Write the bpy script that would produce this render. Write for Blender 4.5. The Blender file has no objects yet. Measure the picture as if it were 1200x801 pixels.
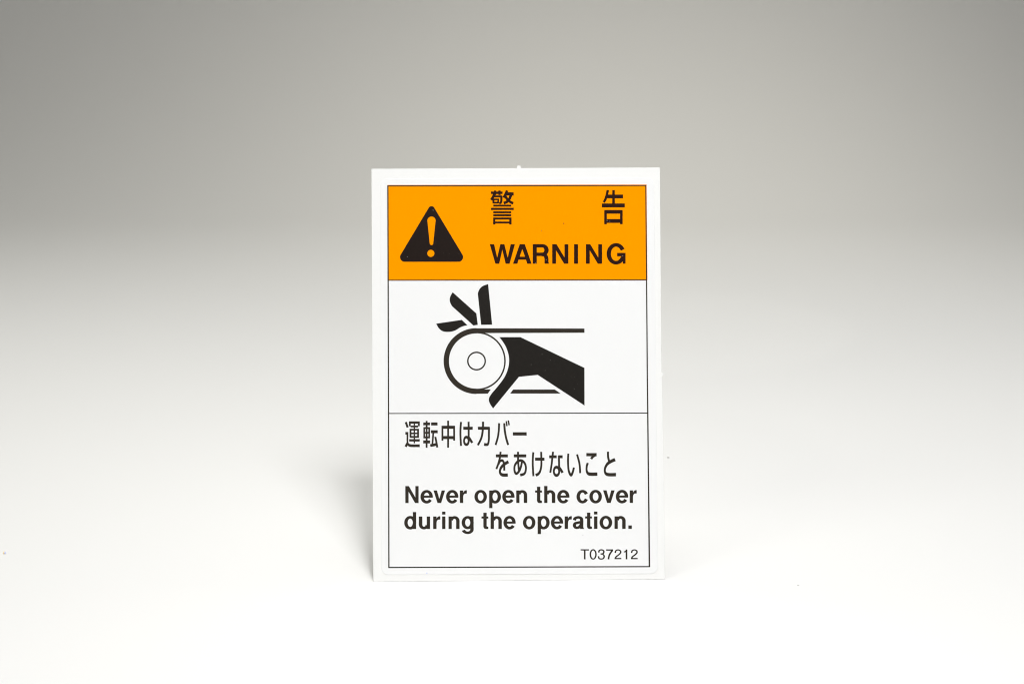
import bpy, bmesh, math, random
from mathutils import Vector, Matrix
from mathutils.geometry import delaunay_2d_cdt

sc = bpy.context.scene
col = sc.collection
rad = math.radians

# ---------------------------------------------------------------- camera
PITCH, LEAN = rad(13.0), rad(16.5)
FOC, CX, CY, DIST = 2833.3, 600.0, 400.5, 0.53      # focal length in photo pixels, centre, metres to the sheet
Rv = Vector((1, 0, 0))
Fv = Vector((0, math.cos(PITCH), -math.sin(PITCH)))
Uv = Vector((0, math.sin(PITCH), math.cos(PITCH)))
def ray(x, y): return Fv + Rv * ((x - CX) / FOC) + Uv * ((CY - y) / FOC)
_b = ray(608, 679.5) * DIST
CAM = -_b                                            # sheet foot is the world origin, floor is z = 0
cam = bpy.data.objects.new('camera', bpy.data.cameras.new('camera'))
col.objects.link(cam)
cam.matrix_world = Matrix.Translation(CAM) @ Matrix((Rv, Uv, -Fv)).transposed().to_4x4()
cam.data.sensor_width = 36
cam.data.lens = FOC / 1200 * 36
cam.data.clip_start = 0.01
cam.data.clip_end = 50
sc.camera = cam

# ---------------------------------------------------------------- studio light
sc.view_settings.view_transform = 'Standard'
sc.view_settings.look = 'None'
sc.view_settings.exposure = 0
sc.view_settings.gamma = 1
world = bpy.data.worlds.new('World')
sc.world = world
world.use_nodes = True
AMBIENT = (1.0, 0.96, 0.88)
world.node_tree.nodes['Background'].inputs[0].default_value = (*AMBIENT, 1)
world.node_tree.nodes['Background'].inputs[1].default_value = 0.0
# name, place, aimed at, width, height, spread of its grid, watts, colour
LIGHTS = [
    ('small_key_softbox', (0.045, -0.35, 0.65), (0, 0, 0.02), 0.07, 0.07, 120, 0.6263, (1.000, 0.999, 0.993)),
    ('key_softbox', (0.09, -0.40, 0.55), (0, 0, 0.02), 0.15, 0.15, 120, 0.8956, (1.000, 0.997, 0.997)),
    ('left_softbox', (-0.50, -0.40, 0.50), (-0.05, 0.05, 0), 0.30, 0.30, 120, 0.2880, (1.000, 0.993, 0.900)),
    ('left_rear_softbox', (-0.50, 0.30, 0.70), (-0.05, 0.05, 0), 0.30, 0.30, 120, 0.3697, (1.000, 0.979, 0.786)),
    ('front_gridded_bank', (0.05, -0.20, 0.50), (0.05, -0.20, 0), 0.40, 0.25, 60, 0.0816, (0.875, 0.920, 1.000)),
    ('overhead_gridded_bank', (0.03, 0.10, 0.80), (0.03, 0.10, 0), 0.66, 0.40, 60, 0.5750, (0.993, 1.000, 0.991)),
    ('rear_gridded_bank', (0.05, 0.25, 0.80), (0.05, 0.25, 0), 0.64, 0.40, 60, 0.1785, (1.000, 0.983, 0.857)),
    ('backdrop_spot', (0.10, 0.10, 0.60), (0.06, 0.45, 0.12), 0.20, 0.20, 40, 0.0870, (1.000, 0.968, 0.855)),
]
for n, loc, aim, w, h, grid, e, c in LIGHTS:
    ld = bpy.data.lights.new(n, 'AREA')
    ld.shape = 'RECTANGLE'; ld.size = w; ld.size_y = h; ld.spread = rad(grid); ld.energy = e; ld.color = c
    lo = bpy.data.objects.new(n, ld)
    lo.location = loc
    lo.rotation_euler = (Vector(aim) - Vector(loc)).to_track_quat('-Z', 'Y').to_euler()
    col.objects.link(lo)
sc.cycles.filter_width = 1.1
sc.cycles.max_bounces = 8
sc.cycles.diffuse_bounces = 6

# ---------------------------------------------------------------- materials
def material(name, colour, rough=0.5, spec=0.5, grain=0.0, grain_scale=3000, bump=0.0, tint=None, flecks=0.0, coord='Object'):
    m = bpy.data.materials.new(name); m.use_nodes = True
    nt = m.node_tree; b = nt.nodes['Principled BSDF']
    b.inputs['Roughness'].default_value = rough
    b.inputs['Specular IOR Level'].default_value = spec
    b.inputs['Base Color'].default_value = (*colour, 1)
    tc = nt.nodes.new('ShaderNodeTexCoord')
    if grain or bump:
        no = nt.nodes.new('ShaderNodeTexNoise'); no.inputs['Scale'].default_value = grain_scale
        no.inputs['Detail'].default_value = 3
        nt.links.new(tc.outputs[coord], no.inputs['Vector'])
    if grain:
        mx = nt.nodes.new('ShaderNodeMix'); mx.data_type = 'RGBA'
        mx.inputs['A'].default_value = (*[c * (1 - grain) for c in colour], 1)
        hi = tint or [min(1, c * (1 + grain)) for c in colour]
        mx.inputs['B'].default_value = (*hi, 1)
        nt.links.new(no.outputs['Fac'], mx.inputs['Factor'])
        last = mx.outputs['Result']
        if flecks:      # pin-hole dust specks in the print
            vo = nt.nodes.new('ShaderNodeTexNoise'); vo.inputs['Scale'].default_value = 1400; vo.inputs['Detail'].default_value = 1
            nt.links.new(tc.outputs[coord], vo.inputs['Vector'])
            mr = nt.nodes.new('ShaderNodeMapRange'); mr.inputs['From Min'].default_value = 0.74; mr.inputs['From Max'].default_value = 0.84
            mr.inputs['To Max'].default_value = flecks
            nt.links.new(vo.outputs['Fac'], mr.inputs['Value'])
            m2 = nt.nodes.new('ShaderNodeMix'); m2.data_type = 'RGBA'
            nt.links.new(mr.outputs['Result'], m2.inputs['Factor'])
            nt.links.new(last, m2.inputs['A']); m2.inputs['B'].default_value = (0.25, 0.23, 0.22, 1)
            last = m2.outputs['Result']
        nt.links.new(last, b.inputs['Base Color'])
    if bump:
        bp = nt.nodes.new('ShaderNodeBump'); bp.inputs['Strength'].default_value = bump; bp.inputs['Distance'].default_value = 0.00005
        nt.links.new(no.outputs['Fac'], bp.inputs['Height']); nt.links.new(bp.outputs['Normal'], b.inputs['Normal'])
    return m
M_SWEEP = material('matt_paper', (0.812, 0.806, 0.797), 0.9, 0.2, grain=0.006, grain_scale=900)
M_BACK = material('release_paper', (0.855, 0.855, 0.843), 0.55, 0.4, grain=0.006, grain_scale=1500)
M_FILM = material('white_vinyl', (0.852, 0.854, 0.854), 0.45, 0.4, grain=0.006, grain_scale=2500)
M_ORANGE = material('orange_ink', (0.97, 0.312, 0.0), 0.7, 0.0, grain=0.035, grain_scale=2500)
M_INK = material('black_ink', (0.029, 0.023, 0.0165), 0.5, 0.14, grain=0.2, grain_scale=2500)
M_PICT = material('solid_black_ink', (0.013, 0.011, 0.009), 0.4, 0.18, grain=0.25, grain_scale=1200, flecks=0.35)
M_INKO = material('black_ink_on_orange', (0.024, 0.0075, 0.0035), 0.45, 0.07, grain=0.25, grain_scale=1500, flecks=0.3)
M_TRI = material('solid_ink_on_orange', (0.013, 0.0075, 0.0055), 0.42, 0.12, grain=0.25, grain_scale=1500, flecks=0.3)
M_DUST = material('dust', (0.55, 0.54, 0.52), 0.9, 0.1)
M_DUSTY = material('yellow_dust', (0.9, 0.68, 0.3), 0.9, 0.1)
M_DUSTB = material('blue_dust', (0.6, 0.65, 0.88), 0.9, 0.1)
M_PROP = material('foam_card', (0.8, 0.8, 0.8), 0.8, 0.2)

def link(name, me, mat, parent=None):
    me.materials.append(mat)
    o = bpy.data.objects.new(name, me)
    col.objects.link(o)
    o.parent = parent
    return o

# ---------------------------------------------------------------- setting: the white paper sweep
BEND, RAD, TOP, HALF, FRONT = 0.44, 0.25, 1.6, 1.6, -1.6
prof = [(FRONT, 0), (-0.6, 0), (-0.2, 0), (0, 0), (BEND * .5, 0), (BEND, 0)]
for i in range(1, 49):
    a = rad(88) * i / 48
    prof.append((BEND + RAD * math.sin(a), RAD * (1 - math.cos(a))))
ly, lz = prof[-1]
prof.append((ly + 0.03, TOP))
bm = bmesh.new()
cols = [[bm.verts.new((x, y, z)) for (y, z) in prof] for x in (-HALF, -HALF / 3, HALF / 3, HALF)]
for a, b in zip(cols, cols[1:]):
    for i in range(len(prof) - 1):
        bm.faces.new((a[i], b[i], b[i + 1], a[i + 1]))
me = bpy.data.meshes.new('backdrop_paper'); bm.to_mesh(me); bm.free()
for p in me.polygons: p.use_smooth = True
sweep = link('backdrop_paper', me, M_SWEEP)
sweep['kind'] = 'structure'

# ---------------------------------------------------------------- plane of the standing sheet
def floor_at(x, y):
    r = ray(x, y)
    return CAM + r * (CAM.z / -r.z)
BL, BR = floor_at(437.5, 681), floor_at(779, 678)
X = (BR - BL).normalized()
back = Vector((-X.y, X.x, 0))
Y = Vector((0, 0, 1)) * math.cos(LEAN) + back * math.sin(LEAN)
N = X.cross(Y)
ORG = (BL + BR) / 2
def on_sheet(p):                    # a traced point becomes metres across and up the sheet
    r = ray(*p)
    P = CAM + r * (N.dot(ORG - CAM) / N.dot(r)) - ORG
    return Vector((P.dot(X), P.dot(Y)))

root = bpy.data.objects.new('warning_sticker', None)
root.empty_display_size = 0.02
col.objects.link(root)
root.matrix_world = Matrix.Translation(ORG) @ Matrix((X, Y, N)).transposed().to_4x4()
root['label'] = 'white safety sticker with orange warning header and hand in belt pictogram, standing on white paper'
root['category'] = 'warning sticker'

T_SHEET, T_FILM, INK = 0.00022, 0.00010, 0.000012

def slab(name, pts, z0, z1, mat, parent, bevel=0.00003):
    bm = bmesh.new()
    f = bm.faces.new([bm.verts.new((p.x, p.y, z0)) for p in pts])
    r = bmesh.ops.extrude_face_region(bm, geom=[f])
    for v in r['geom']:
        if isinstance(v, bmesh.types.BMVert): v.co.z = z1
    bmesh.ops.recalc_face_normals(bm, faces=bm.faces)
    if bevel:
        es = [e for e in bm.edges if all(abs(v.co.z - z1) < 1e-7 for v in e.verts)]
        bmesh.ops.bevel(bm, geom=es, offset=bevel, segments=2, affect='EDGES', profile=0.5)
    me = bpy.data.meshes.new(name); bm.to_mesh(me); bm.free()
    return link(name, me, mat, parent)

WEIGHT = 1.0        # ink gain of the strokes
# ---------------------------------------------------------------- drawing tools (traced units, y down)
def smooth(pts, n=8, closed=False):
    out = []; m = len(pts)
    rng = range(m) if closed else range(m - 1)
    g = (lambda i: pts[i % m]) if closed else (lambda i: pts[max(0, min(m - 1, i))])
    for i in rng:
        p0, p1, p2, p3 = g(i - 1), g(i), g(i + 1), g(i + 2)
        for k in range(n):
            t = k / n
            out.append(tuple(0.5 * (2 * p1[j] + (p2[j] - p0[j]) * t + (2 * p0[j] - 5 * p1[j] + 4 * p2[j] - p3[j]) * t * t
                       + (3 * p1[j] - p0[j] - 3 * p2[j] + p3[j]) * t ** 3) for j in (0, 1)))
    if not closed: out.append(pts[-1])
    return out
def arc(cx, cy, rx, ry, a0, a1, n=28):      # degrees, 0 = right, 90 = up
    return [(cx + rx * math.cos(rad(a0 + (a1 - a0) * i / n)), cy - ry * math.sin(rad(a0 + (a1 - a0) * i / n))) for i in range(n + 1)]
def stroke(pts, wv, wh=None, closed=False):
    """wv: thickness of vertical runs, wh: thickness of horizontal runs; returns polygons"""
    wh = wv if wh is None else wh
    wv, wh = wv * WEIGHT, wh * WEIGHT
    m = len(pts); L = []; R = []
    for i in range(m):
        if closed: a, b = pts[(i - 1) % m], pts[(i + 1) % m]
        else: a, b = pts[max(0, i - 1)], pts[min(m - 1, i + 1)]
        dx, dy = b[0] - a[0], b[1] - a[1]; d = math.hypot(dx, dy) or 1
        nx, ny = -dy / d, dx / d
        h = math.hypot(nx * wv, ny * wh) / 2
        L.append((pts[i][0] + nx * h, pts[i][1] + ny * h)); R.append((pts[i][0] - nx * h, pts[i][1] - ny * h))
    rng = range(m) if closed else range(m - 1)
    out = []
    for i in rng:
        j = (i + 1) % m
        out += [[L[i], L[j], R[j]], [L[i], R[j], R[i]]]
    return out
def rect(x0, y0, x1, y1): return [[(x0, y0), (x1, y0), (x1, y1), (x0, y1)]]
def hb(x0, x1, y, h): h *= WEIGHT; return rect(x0, y - h / 2, x1, y + h / 2)
def vb(x, y0, y1, w): w *= WEIGHT; return rect(x - w / 2, y0, x + w / 2, y1)
def ring(cx, cy, ox, oy, ix, iy):
    return stroke(arc(cx, cy, (ox + ix) / 2, (oy + iy) / 2, 0, 360, 48)[:-1], ox - ix, oy - iy, True)
def zoom(polys, ox, oy, s): return [[(ox + x / s, oy + y / s) for x, y in p] for p in polys]

def ink(name, pos, mat, parent, neg=(), z=INK, label=None):
    """union of the positive outlines less the negative ones, as one clean sheet of ink"""
    vs, fs = [], []
    for poly in list(pos) + list(neg):
        q = [on_sheet(p) * 1000 for p in poly]
        area = sum(q[i].x * q[(i + 1) % len(q)].y - q[(i + 1) % len(q)].x * q[i].y for i in range(len(q)))
        if area < 0: q.reverse()
        fs.append(list(range(len(vs), len(vs) + len(q)))); vs += q
    npos = len(pos)
    ov, oe, of, _, _, fo = delaunay_2d_cdt(vs, [], fs, 1, 1e-5, True)
    faces = [f for f, o in zip(of, fo) if any(i < npos for i in o) and not any(i >= npos for i in o)]
    used = sorted({i for f in faces for i in f}); mp = {v: k for k, v in enumerate(used)}
    c = sum((ov[i] for i in used), Vector((0, 0))) / len(used) / 1000
    zz = T_SHEET + T_FILM + z
    me = bpy.data.meshes.new(name)
    me.from_pydata([(ov[i].x / 1000 - c.x, ov[i].y / 1000 - c.y, 0) for i in used], [], [[mp[i] for i in f] for f in faces])
    me.update()
    o = link(name, me, mat, parent)
    o.location = (c.x, c.y, zz)
    if label: o['label'] = label
    return o

# ---------------------------------------------------------------- backing sheet and vinyl label
def line(a, b, n, amp=0.0, seed=0):
    rnd = random.Random(seed)
    return [(a[0] + (b[0] - a[0]) * i / n + (rnd.uniform(-amp, amp) if i else 0),
             a[1] + (b[1] - a[1]) * i / n + (rnd.uniform(-amp, amp) if i else 0)) for i in range(n)]
TL, TR, BRp, BLp = (435.3, 198), (773.3, 196.4), (779, 678), (437.5, 681)
sheet = slab('backing_paper', [on_sheet(p) for p in
    line(BLp, BRp, 4) + line(BRp, (776.0, 440.5), 3) + line((775.4, 440.3), (775.3, 436), 1) + line((775.0, 435.6), TR, 3)
    + line(TR, (610.4, 197.2), 3) + line((610.2, 197.1), (606, 197.3), 1) + line((606, 197.3), TL, 3) + line(TL, (436.2, 400), 3) + line((436.2, 400), BLp, 3)],
    0, T_SHEET, M_BACK, root)
slab('torn_tab', [on_sheet(p) for p in [(605.6, 197.9), (610.6, 197.8), (610.3, 195.0), (609.8, 194.3), (606.5, 194.3), (606.0, 195.0)]], 0.00002, T_SHEET - 0.00002, M_BACK, sheet)
slab('torn_tab', [on_sheet(p) for p in [(775.1, 440.8), (776.4, 440.1), (777.1, 438.6), (776.6, 436.8), (775.0, 436.2)]], 0.00002, T_SHEET - 0.00002, M_BACK, sheet)
# round-cornered label
Q = [(446.9, 672.9), (770.8, 671.6), (766.2, 208.6), (445.9, 209.6)]
def rounded(Q, r, n=8):
    out = []; m = len(Q)
    for i in range(m):
        a, b, c = Vector(Q[i - 1]), Vector(Q[i]), Vector(Q[(i + 1) % m])
        u, v = (a - b).normalized(), (c - b).normalized()
        ri = r[i] if isinstance(r, (list, tuple)) else r
        half = u.angle(v) / 2
        d = ri / math.tan(half); cen = b + (u + v).normalized() * (ri / math.sin(half))
        p0, p1 = b + u * d, b + v * d
        a0 = math.atan2((p0 - cen).y, (p0 - cen).x); a1 = math.atan2((p1 - cen).y, (p1 - cen).x)
        da = (a1 - a0 + math.pi) % (2 * math.pi) - math.pi
        out += [(cen.x + ri * math.cos(a0 + da * k / n), cen.y + ri * math.sin(a0 + da * k / n)) for k in range(n + 1)]
    return out
film = slab('vinyl_label', [on_sheet(p) for p in rounded(Q, 8)], T_SHEET, T_SHEET + T_FILM, M_FILM, root, bevel=0.00006)
# strut behind the sheet that keeps it upright
bm = bmesh.new()
w = 0.004; yt = 0.040
ztop = -yt * 0  # strut meets the back of the sheet 40 mm up
foot_s = yt * 1.75 * math.sin(LEAN) + 0.010
A = ORG + Y * 0.045 - N * 0.0002
Bp = Vector((A.x, A.y, 0)) + back * 0.022
me = bpy.data.meshes.new('strut')
inv = root.matrix_world.inverted()
vv = []
for P_, up in ((A, 0.0), (Bp, 0.0)):
    for sx in (-1, 1):
        for t in (0, 1):
            vv.append(inv @ (P_ + X * (sx * w) + back * (t * 0.0012)))
me.from_pydata([tuple(v) for v in vv], [], [(0, 2, 6, 4), (1, 5, 7, 3), (0, 4, 5, 1), (2, 3, 7, 6), (0, 1, 3, 2), (4, 6, 7, 5)])
me.update()
link('strut', me, M_PROP, root)

# ---------------------------------------------------------------- printed layout
ink('orange_panel', [[(454.0, 216.9), (757.6, 216.4), (758.6, 328.2), (454.6, 328.5)]], M_ORANGE, film, z=INK * .5)
f0 = [(453.8, 217.5), (757.3, 217.0), (759.2, 440), (761.8, 664.0), (455.0, 665.0), (454.5, 440)]
f1 = [(455.3, 218.8), (756.0, 218.2), (757.7, 440), (760.0, 662.6), (456.5, 663.6), (456.0, 440)]
ink('border_line', [f0], M_INK, film, neg=[f1])
ink('divider_line', stroke([(455.0, 328.4), (758.2, 328.1)], 1.1), M_INK, film, z=INK * 1.5)
ink('divider_line', stroke([(455.3, 484.2), (759.0, 483.7)], 1.1), M_INK, film, z=INK * 1.5)

WEIGHT = 1.15
# warning triangle with the exclamation mark left open in orange
tri = zoom([rounded([(440, 2), (-5, 745), (887, 745)], [41, 60, 60])], 465, 238, 10.82)
mark = zoom([arc(440, 225, 53, 53, 5, 175, 14) + arc(440, 511, 22, 22, 190, 350, 10)], 465, 238, 10.82)
dot = zoom([arc(432, 638, 45, 45, 0, 360, 28)[:-1]], 465, 238, 10.82)
ink('warning_triangle', tri, M_TRI, film, neg=mark + dot)

WEIGHT = 1.08
# pictogram: hand drawn into a belt and pulley
C0, C1 = 558.4, 422.9
belt_arc = stroke(arc(C0, C1, 35.4, 35.4, 90, 270, 40), 5.8)
ink('belt', belt_arc + [[(C0 - .3, 384.6), (684.8, 384.9), (684.8, 389.8), (C0 - .3, 390.2)],
     [(C0 - .3, 455.8), (575.2, 456.1), (571.5, 461.0), (C0 - .3, 461.2)]], M_INK, film, label='black belt running over the pulley')
ink('belt', [[(601.3, 456.2), (650.1, 456.2), (657.0, 460.9), (597.7, 460.9)]], M_INK, film, label='short lower run of the belt behind the arm')
ink('pulley', ring(C0, C1, 34.2, 34.2, 32.5, 32.5), M_INK, film, z=INK * 1.5)
ink('hub', ring(C0, C1, 11.0, 11.0, 9.4, 9.4), M_INK, film)
def zp(pts, ox, oy, s): return [(ox + x / s, oy + y / s) for x, y in pts]
thumb = smooth([(137, 757), (112, 720), (99, 685), (104, 655), (125, 622)], 4)
edge = smooth([(125, 622), (190, 545), (240, 475), (268, 410), (281, 345), (278, 280), (258, 215), (228, 160), (193, 115)], 4)
hand = zp(thumb[:-1] + edge, 560, 380, 7.7) + [(609.8, 394.9), (684.8, 430.9), (684.9, 474.9), (630.1, 439.1), (608.1, 441.3)]
ink('hand', [hand], M_PICT, film, label='black arm and palm with the thumb below the belt')
ink('finger', [zp(smooth([(838, 60), (760, 90), (715, 130), (690, 185), (688, 215)], 4) + [(735, 657), (897, 655)], 505, 328, 12.51)], M_PICT, film)
ink('finger', [zp(smooth([(318, 180), (285, 240), (275, 290), (285, 340), (310, 385)], 4) + [(622, 667), (687, 657), (665, 490)], 505, 328, 12.51)], M_PICT, film)
ink('finger', [zp(smooth([(78, 640), (110, 700), (160, 745), (220, 760), (290, 758), (360, 738), (420, 700), (480, 675), (535, 665)], 3) + [(453, 585)], 505, 328, 12.51)], M_PICT, film)

# ---------------------------------------------------------------- kanji and kana, stroke by stroke
S = stroke
WEIGHT = 1.21
def char(name, polys, ox, oy, s, mat=M_INK): ink(name, zoom(polys, ox, oy, s), mat, film)
WEIGHT = 1.45
upper = (hb(85, 304, 146, 32) + vb(163, 104, 190, 30) + vb(246, 104, 190, 30)
     + S([(150, 165), (125, 225), (90, 282)], 34) + hb(140, 292, 214, 26) + S([(281, 203), (280, 300), (268, 335), (240, 345)], 30)
     + hb(122, 232, 270, 22) + hb(120, 232, 331, 24) + vb(132, 260, 345, 26) + vb(221, 260, 340, 22)
     + S([(388, 104), (358, 175), (325, 238)], 34) + hb(365, 512, 167, 42) + S([(468, 170), (435, 255), (385, 315), (325, 342)], 36)
     + S([(345, 195), (395, 275), (450, 320), (503, 345)], 34))
WEIGHT = 1.22
char('kanji_character', upper
     + hb(128, 466, 387, 30) + hb(85, 512, 448, 34) + hb(128, 466, 512, 30) + hb(128, 466, 567, 32)
     + hb(128, 470, 628, 32) + hb(140, 455, 703, 30) + vb(147, 612, 740, 34) + vb(450, 612, 740, 36), 570, 217, 16.02, M_INKO)
char('kanji_character',
     S([(196, 95), (175, 190), (150, 270), (118, 325)], 38) + hb(175, 480, 215, 58) + vb(302, 95, 390, 40) + hb(82, 513, 383, 60)
     + hb(132, 470, 503, 58) + hb(140, 460, 674, 60) + vb(152, 475, 735, 40) + vb(449, 475, 735, 40), 700, 217, 16.02, M_INKO)
char('kanji_character',
     S([(112, 85), (155, 212)], 42) + hb(100, 168, 348, 50) + S(smooth([(150, 328), (150, 450), (152, 560), (175, 612), (235, 637), (440, 638)], 5), 34, 54)
     + S([(150, 580), (108, 662)], 46) + hb(187, 436, 95, 46) + vb(206, 74, 182, 36) + vb(418, 74, 182, 36) + hb(222, 402, 188, 36)
     + vb(312, 90, 582, 28) + vb(222, 245, 452, 36) + vb(400, 245, 452, 36) + hb(206, 416, 262, 34) + hb(206, 416, 350, 32) + hb(206, 416, 432, 36)
     + hb(190, 440, 512, 46), 470, 490, 20.02)
char('kanji_character',
     hb(520, 680, 128, 54) + vb(544, 205, 462, 34) + vb(660, 205, 462, 34) + hb(530, 674, 224, 36) + hb(530, 674, 336, 34) + hb(530, 674, 444, 38)
     + vb(600, 58, 686, 36) + hb(520, 682, 549, 58) + hb(705, 856, 128, 58) + hb(700, 860, 311, 58) + S([(756, 320), (748, 450), (735, 610)], 34)
     + S([(685, 634), (770, 622), (850, 598)], 50, 54) + S([(804, 430), (828, 550), (850, 680)], 38), 470, 490, 20.02)
char('kanji_character', vb(103, 52, 686, 36) + hb(-48, 260, 207, 60) + hb(-40, 250, 448, 60) + vb(-31, 178, 520, 36) + vb(244, 178, 520, 36), 520, 490, 20.02)
char('kana_character',
     S(smooth([(405, 82), (394, 230), (392, 400), (405, 642)], 5), 38) + hb(458, 680, 230, 58) + S([(583, 78), (585, 300), (585, 540)], 38)
     + ring(531, 525, 73, 115, 36, 60) + S(smooth([(560, 440), (605, 470), (668, 572)], 4), 40, 58), 520, 490, 20.02)
char('kana_character',
     S(smooth([(922, 76), (918, 250), (885, 450), (800, 628)], 6), 40) + hb(800, 1078, 230, 58)
     + S(smooth([(1060, 205), (1060, 350), (1056, 520), (1035, 600), (1000, 614), (945, 606)], 5), 38, 56), 520, 490, 20.02)
char('kana_character',
     S(smooth([(296, 110), (290, 280), (265, 450), (215, 622)], 6), 38) + S(smooth([(418, 110), (430, 280), (460, 450), (510, 622)], 6), 40)
     + S([(466, 62), (481, 180)], 30) + S([(512, 45), (533, 158)], 30), 570, 490, 20.02)
char('kana_character', rect(620, 322, 944, 400), 570, 490, 20.02)
char('kana_character',
     hb(120, 402, 215, 58) + S(smooth([(233, 118), (215, 260), (178, 400), (132, 525)], 6), 38)
     + S(smooth([(178, 420), (215, 345), (268, 322), (303, 365), (317, 450), (318, 560)], 6), 38, 50)
     + S(smooth([(416, 352), (330, 405), (255, 475), (216, 565), (232, 632), (290, 664), (402, 664)], 6), 40, 64), 575, 523, 20.02)
char('kana_character',
     hb(540, 834, 215, 58) + S(smooth([(641, 120), (643, 340), (662, 560)], 5), 38)
     + S(smooth([(732, 355), (712, 460), (668, 570), (600, 632), (558, 560), (566, 440), (632, 350), (718, 325), (795, 385), (826, 500), (796, 625), (692, 668)], 6), 38, 52), 575, 523, 20.02)
char('kana_character',
     S(smooth([(-2, 130), (-14, 300), (-14, 450), (0, 692)], 5), 38) + hb(40, 260, 293, 58)
     + S(smooth([(182, 120), (186, 250), (186, 440), (160, 570), (118, 635), (54, 672)], 6), 38, 58), 625, 523, 20.02)
char('kana_character',
     hb(370, 546, 236, 56) + S(smooth([(461, 120), (445, 260), (425, 430), (396, 612)], 5), 38) + hb(585, 686, 236, 58) + S([(598, 210), (602, 400), (604, 580)], 38)
     + ring(542, 577, 82, 125, 44, 68) + S(smooth([(585, 490), (630, 520), (684, 612)], 4), 42, 60), 625, 523, 20.02)
char('kana_character',
     S(smooth([(818, 162), (812, 350), (828, 560), (878, 662), (918, 610), (950, 488)], 7), 38, 62)
     + S(smooth([(1023, 180), (1070, 350), (1090, 480), (1096, 622)], 5), 38), 625, 523, 20.02)
char('kana_character',
     hb(240, 482, 188, 62) + S(smooth([(470, 190), (395, 235), (352, 290)], 4), 46)
     + S(smooth([(275, 380), (250, 460), (248, 560), (280, 625), (350, 645), (500, 642)], 6), 38, 66), 675, 523, 20.02)
char('kana_character',
     S(smooth([(748, 118), (751, 240), (774, 340)], 4), 40)
     + S(smooth([(916, 302), (820, 345), (730, 410), (676, 520), (688, 615), (760, 655), (936, 654)], 6), 40, 66), 675, 523, 20.02)

# ---------------------------------------------------------------- latin letters
WEIGHT = 1.04
def flip(polys): return [[(x, -y) for x, y in p] for p in polys]
def yup(pts): return [(x, -y) for x, y in pts]
sv, sh = 3.9, 3.05
def letter(c):
    """outlines in traced units: x from the left edge, y downward from the baseline; and the design width"""
    R = lambda x0, y0, x1, y1: rect(x0, -y1, x1, -y0)
    if c == 'o': return ring(7.25, -7.4, 7.25, 7.9, 3.35, 4.9), 14.5
    if c == 'e': return S(arc(7.2, -7.4, 5.25, 6.35, -6, 327, 44), sv, sh) + R(2.5, 6.25, 14.35, 8.75), 14.4
    if c == 'c': return S(arc(7.0, -7.4, 5.0, 6.35, 27, 334, 40), sv, sh), 13.3
    if c == 'v': return [yup([(0, 14.8), (4.1, 14.8), (6.85, 4.9), (6.85, 0), (4.7, 0)]), yup([(13.6, 14.8), (8.95, 0), (6.8, 0), (6.8, 4.9), (9.55, 14.8)])], 13.6
    if c == 'r': return R(0, 0, 3.9, 14.7) + [yup([(3.2, 7.2), (3.9, 7.6), (4.4, 9.6), (5.6, 10.9), (8.2, 11.2), (8.2, 15.0), (6.8, 15.0), (5.3, 14.3), (3.9, 12.4), (3.2, 12.2)])], 8.2
    if c in 'nh': return R(0, 0, 3.85, 14.7 if c == 'n' else 19.9) + S([(10.95, 0), (10.95, -5)] + arc(7.0, -9.3, 3.95, 4.25, 0, 165, 22), sv, sh), 12.9
    if c == 'u': return R(9.05, 0, 12.9, 14.7) + S([(1.95, -14.7), (1.95, -9.5)] + arc(5.9, -5.4, 3.95, 4.25, 180, 345, 22), sv, sh), 12.9
    if c == 'd': return R(10.0, 0, 13.85, 19.9) + ring(6.95, -7.4, 6.95, 7.9, 3.05, 4.9), 13.85
    if c == 'p': return R(0, -6, 3.85, 14.7) + ring(6.95, -7.4, 6.95, 7.9, 3.05, 4.9), 13.9
    if c == 'g': return ring(6.95, -7.5, 6.95, 7.7, 3.05, 4.7) + R(10.0, -1, 13.85, 14.7) + S([(11.92, -2)] + arc(6.9, 0.5, 5.02, 3.9, 0, -168, 24), sv, 2.9), 13.85
    if c == 'i': return R(0, 0, 3.9, 14.7) + R(0, 16.9, 3.9, 20.3), 3.9
    if c == 't': return R(0, 12.2, 8.0, 14.7) + [yup([(2.2, 19.0), (2.2, 2.8), (2.7, 1.1), (3.9, 0.1), (5.4, -0.15), (8.0, 0), (8.0, 2.8), (6.9, 2.8), (6.15, 3.3), (6.1, 4.2), (6.1, 19.0)])], 8.0
    if c == 'a': return (S(smooth(yup([(1.9, 10.1), (2.9, 12.4), (6.4, 13.55), (9.6, 12.5), (10.45, 9.8), (10.45, 6.0), (10.45, 3.0), (10.6, 0.05)]), 6), 3.8, 3.0)
                         + [yup([(12.0, 4.0), (12.35, 1.9), (12.75, 1.0), (13.3, 0.65), (13.3, 0.0), (10.0, 0.0), (10.0, 4.0)])]
                         + S(smooth(yup([(10.4, 8.2), (6.2, 7.3), (2.9, 6.4), (1.95, 4.2), (3.0, 2.0), (5.2, 1.35), (8.2, 2.6), (10.2, 5.6)]), 6), 3.7, 2.9)), 13.3
    if c == '.': return R(0, 0, 4.1, 4.1), 4.1
    if c == 'N': return R(0, 0, 3.85, 19.9) + R(11.75, 0, 15.6, 19.9) + [yup([(0.1, 19.85), (4.2, 19.85), (15.5, 0.05), (11.4, 0.05)])], 15.6
def place(c, x0, x1, base):
    polys, w = letter(c)
    k = (x1 - x0) / w
    ink('letter' if c != '.' else 'full_stop', [[(x0 + x * k, base + y) for x, y in p] for p in polys], M_INK, film)
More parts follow.
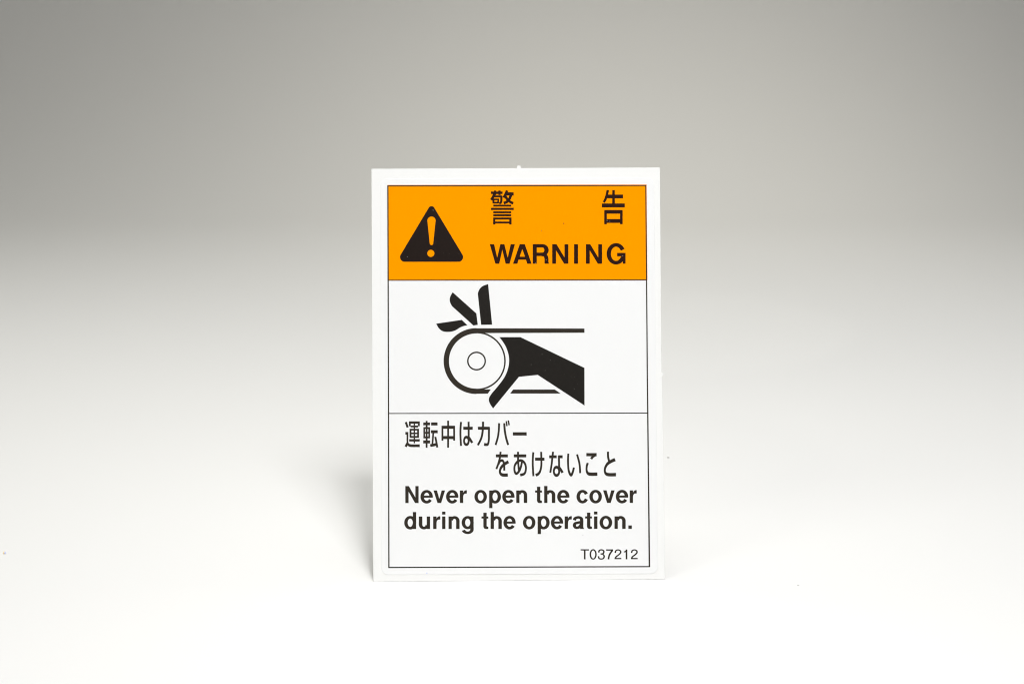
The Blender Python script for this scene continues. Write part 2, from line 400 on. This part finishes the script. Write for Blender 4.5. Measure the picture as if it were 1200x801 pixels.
L1 = [('N', 475.0, 490.6), ('e', 492.8, 507.2), ('v', 508.0, 521.6), ('e', 522.8, 537.1), ('r', 538.9, 547.1), ('o', 556, 570.5), ('p', 573.2, 587),
      ('e', 588.6, 602.9), ('n', 604.9, 617.7), ('t', 627, 635), ('h', 637.6, 650.6), ('e', 652.9, 667.2), ('c', 675.5, 688.9), ('o', 690.6, 705.2),
      ('v', 706.6, 720.2), ('e', 721.6, 736), ('r', 737.8, 746)]
L2 = [('d', 473.8, 487.7), ('u', 490.9, 504), ('r', 507.6, 516), ('i', 518.1, 522), ('n', 525.6, 538.5), ('g', 541.1, 555), ('t', 564.2, 572.2),
      ('h', 574.9, 588), ('e', 590, 604.2), ('o', 612.8, 627.3), ('p', 630, 644), ('e', 645.6, 659.8), ('r', 661.6, 670), ('a', 671.1, 684.4),
      ('t', 685.6, 693.6), ('i', 696, 700), ('o', 702.6, 717.2), ('n', 720, 733), ('.', 736.2, 740.3)]
for c, a, b in L1: place(c, a, b, 589.0 - (a - 475) * 0.0007)
for c, a, b in L2: place(c, a, b, 619.35 - (a - 475) * 0.0007)

# WARNING
za = (570, 280, 13.33); zb = (650, 280, 13.33)
def caps(polys, z, neg=()): ink('letter', zoom(polys, *z), M_INKO, film, neg=zoom(neg, *z))
caps([[(52, 83), (120, 83), (168, 293), (200, 388), (140, 388)], [(168, 293), (217, 83), (248, 83), (248, 170), (200, 388)],
      [(248, 83), (280, 83), (332, 293), (300, 388), (248, 170)], [(332, 293), (380, 83), (445, 83), (362, 388), (300, 388)],
      [(140, 388), (168, 290), (200, 388)], [(300, 388), (332, 290), (362, 388)]], za)
caps([[(415, 388), (520, 83), (600, 83), (705, 388)]], za, neg=[[(560, 160), (520, 278), (602, 278)], [(483, 390), (501, 325), (617, 325), (638, 390)]])
caps(rect(723, 83, 786, 388) + S([(740, 108), (850, 108)] + arc(872, 174.5, 66, 66.5, 88, -88, 18) + [(850, 241), (740, 241)], 66, 52)
     + S(smooth([(860, 241), (915, 256), (936, 300), (938, 345), (939, 387)], 5), 60, 50)
     + [[(966, 330), (968, 366), (977, 379), (977, 387.5), (930, 387.5), (930, 330)]], za)
for x0, z in ((1027 - 1066.4, zb), (487, zb)):
    caps(rect(x0, 83, x0 + 60, 388) + rect(x0 + 192, 83, x0 + 252, 388) + [[(x0 + 2, 83.5), (x0 + 68, 83.5), (x0 + 250, 387.5), (x0 + 186, 387.5)]], z)
caps(rect(302, 83, 364, 388), zb)
caps(S(arc(958, 233, 114, 139, 26, 335, 44), 64, 54) + rect(974, 218, 1106, 272) + rect(1062, 225, 1106, 388)
     + [[(1040, 265), (1106, 265), (1106, 320), (1062, 352), (1024, 332)]], zb)

# serial number
WEIGHT = 1.12
zs = (675, 638, 15.0)
def digit(polys): ink('digit', zoom(polys, *zs), M_INK, film)
two = lambda d: (S(smooth([(688 + d, 140), (698 + d, 103), (736 + d, 86), (775 + d, 100), (782 + d, 135), (745 + d, 175), (705 + d, 205), (686 + d, 240)], 6), 24, 20)
                 + hb(676 + d, 795 + d, 238, 20))
ink('letter', zoom(hb(80, 226, 86, 20) + vb(152, 78, 252, 26), *zs), M_INK, film)
digit(ring(300, 165, 61, 91, 37, 71))
digit(S(smooth([(397, 133), (408, 98), (442, 85), (480, 97), (487, 128), (470, 152), (430, 159)], 6), 24, 20)
      + S(smooth([(430, 159), (470, 163), (494, 198), (478, 235), (442, 246), (404, 234), (393, 196)], 6), 24, 20))
digit(hb(528, 650, 88, 22) + S(smooth([(640, 92), (605, 140), (580, 190), (568, 252)], 6), 26))
digit(two(0))
digit(vb(886, 78, 252, 26) + [[(838, 112), (862, 106), (876, 80), (892, 80), (886, 128), (838, 130)]])
digit(two(287))

# ---------------------------------------------------------------- dust on the print
def fleck(x, y, r, mat, seed, parent=film):
    rnd = random.Random(seed)
    c = on_sheet((x, y)); rr = r * 0.000187
    bm = bmesh.new()
    bmesh.ops.create_icosphere(bm, subdivisions=1, radius=rr)
    for v in bm.verts:
        v.co *= rnd.uniform(0.6, 1.3); v.co.z *= 0.3
    me = bpy.data.meshes.new('dust_fleck'); bm.to_mesh(me); bm.free()
    o = link('dust_fleck', me, mat, parent)
    o.location = (c.x, c.y, T_SHEET + T_FILM + INK * 2)
M_RED = material('red_dust', (0.30, 0.03, 0.01), 0.8)
M_LINT = material('pale_lint', (0.6, 0.6, 0.6), 0.8)
M_GREY = material('grey_lint', (0.17, 0.16, 0.16), 0.8)
for i, (x, y, r, m) in enumerate([(660.4, 262, .75, M_RED), (634.3, 270.6, .4, M_GREY), (711.2, 258.6, .7, M_GREY), (714.5, 259.5, .6, M_GREY),
                                  (627.5, 308.2, .6, M_GREY), (640.1, 304.4, .5, M_GREY), (729.6, 299.8, .6, M_GREY), (568.2, 606.2, .5, M_GREY),
                                  (507.5, 246.5, .7, M_GREY), (477.5, 301, .6, M_GREY), (500.2, 671, .9, M_DUSTB), (683, 626.4, .6, M_LINT)]):
    fleck(x, y, r, m, i)

# ---------------------------------------------------------------- specks lying on the paper
def speck(x, y, r, mat, label, seed, stretch=1.0):
    rnd = random.Random(seed)
    p = floor_at(x, y); rr = r * 0.00019
    bm = bmesh.new()
    bmesh.ops.create_icosphere(bm, subdivisions=2, radius=rr)
    for v in bm.verts:
        v.co *= rnd.uniform(0.7, 1.2); v.co.x *= stretch; v.co.z *= 0.8
    me = bpy.data.meshes.new('dust_speck'); bm.to_mesh(me); bm.free()
    me.materials.append(mat[0]); 
    o = bpy.data.objects.new('dust_speck', me); col.objects.link(o)
    if len(mat) > 1:
        me.materials.append(mat[1])
        for f in me.polygons: f.material_index = 1 if f.center.x > 0 else 0
    o.location = (p.x, p.y, rr * 0.7)
    o['label'] = label; o['category'] = 'dust speck'; o['group'] = 'specks of dust on the white paper'
speck(5.3, 648.5, 1.9, (M_DUSTY, M_DUSTB), 'tiny yellow and blue speck on the white paper at the far left edge', 1)
speck(783, 536.2, 1.0, (M_DUST,), 'tiny grey speck on the white paper just right of the sticker', 2, 1.8)
speck(935.4, 685.6, 0.6, (M_DUST,), 'tiny grey fibre on the bright white paper at the lower right', 3, 1.8)
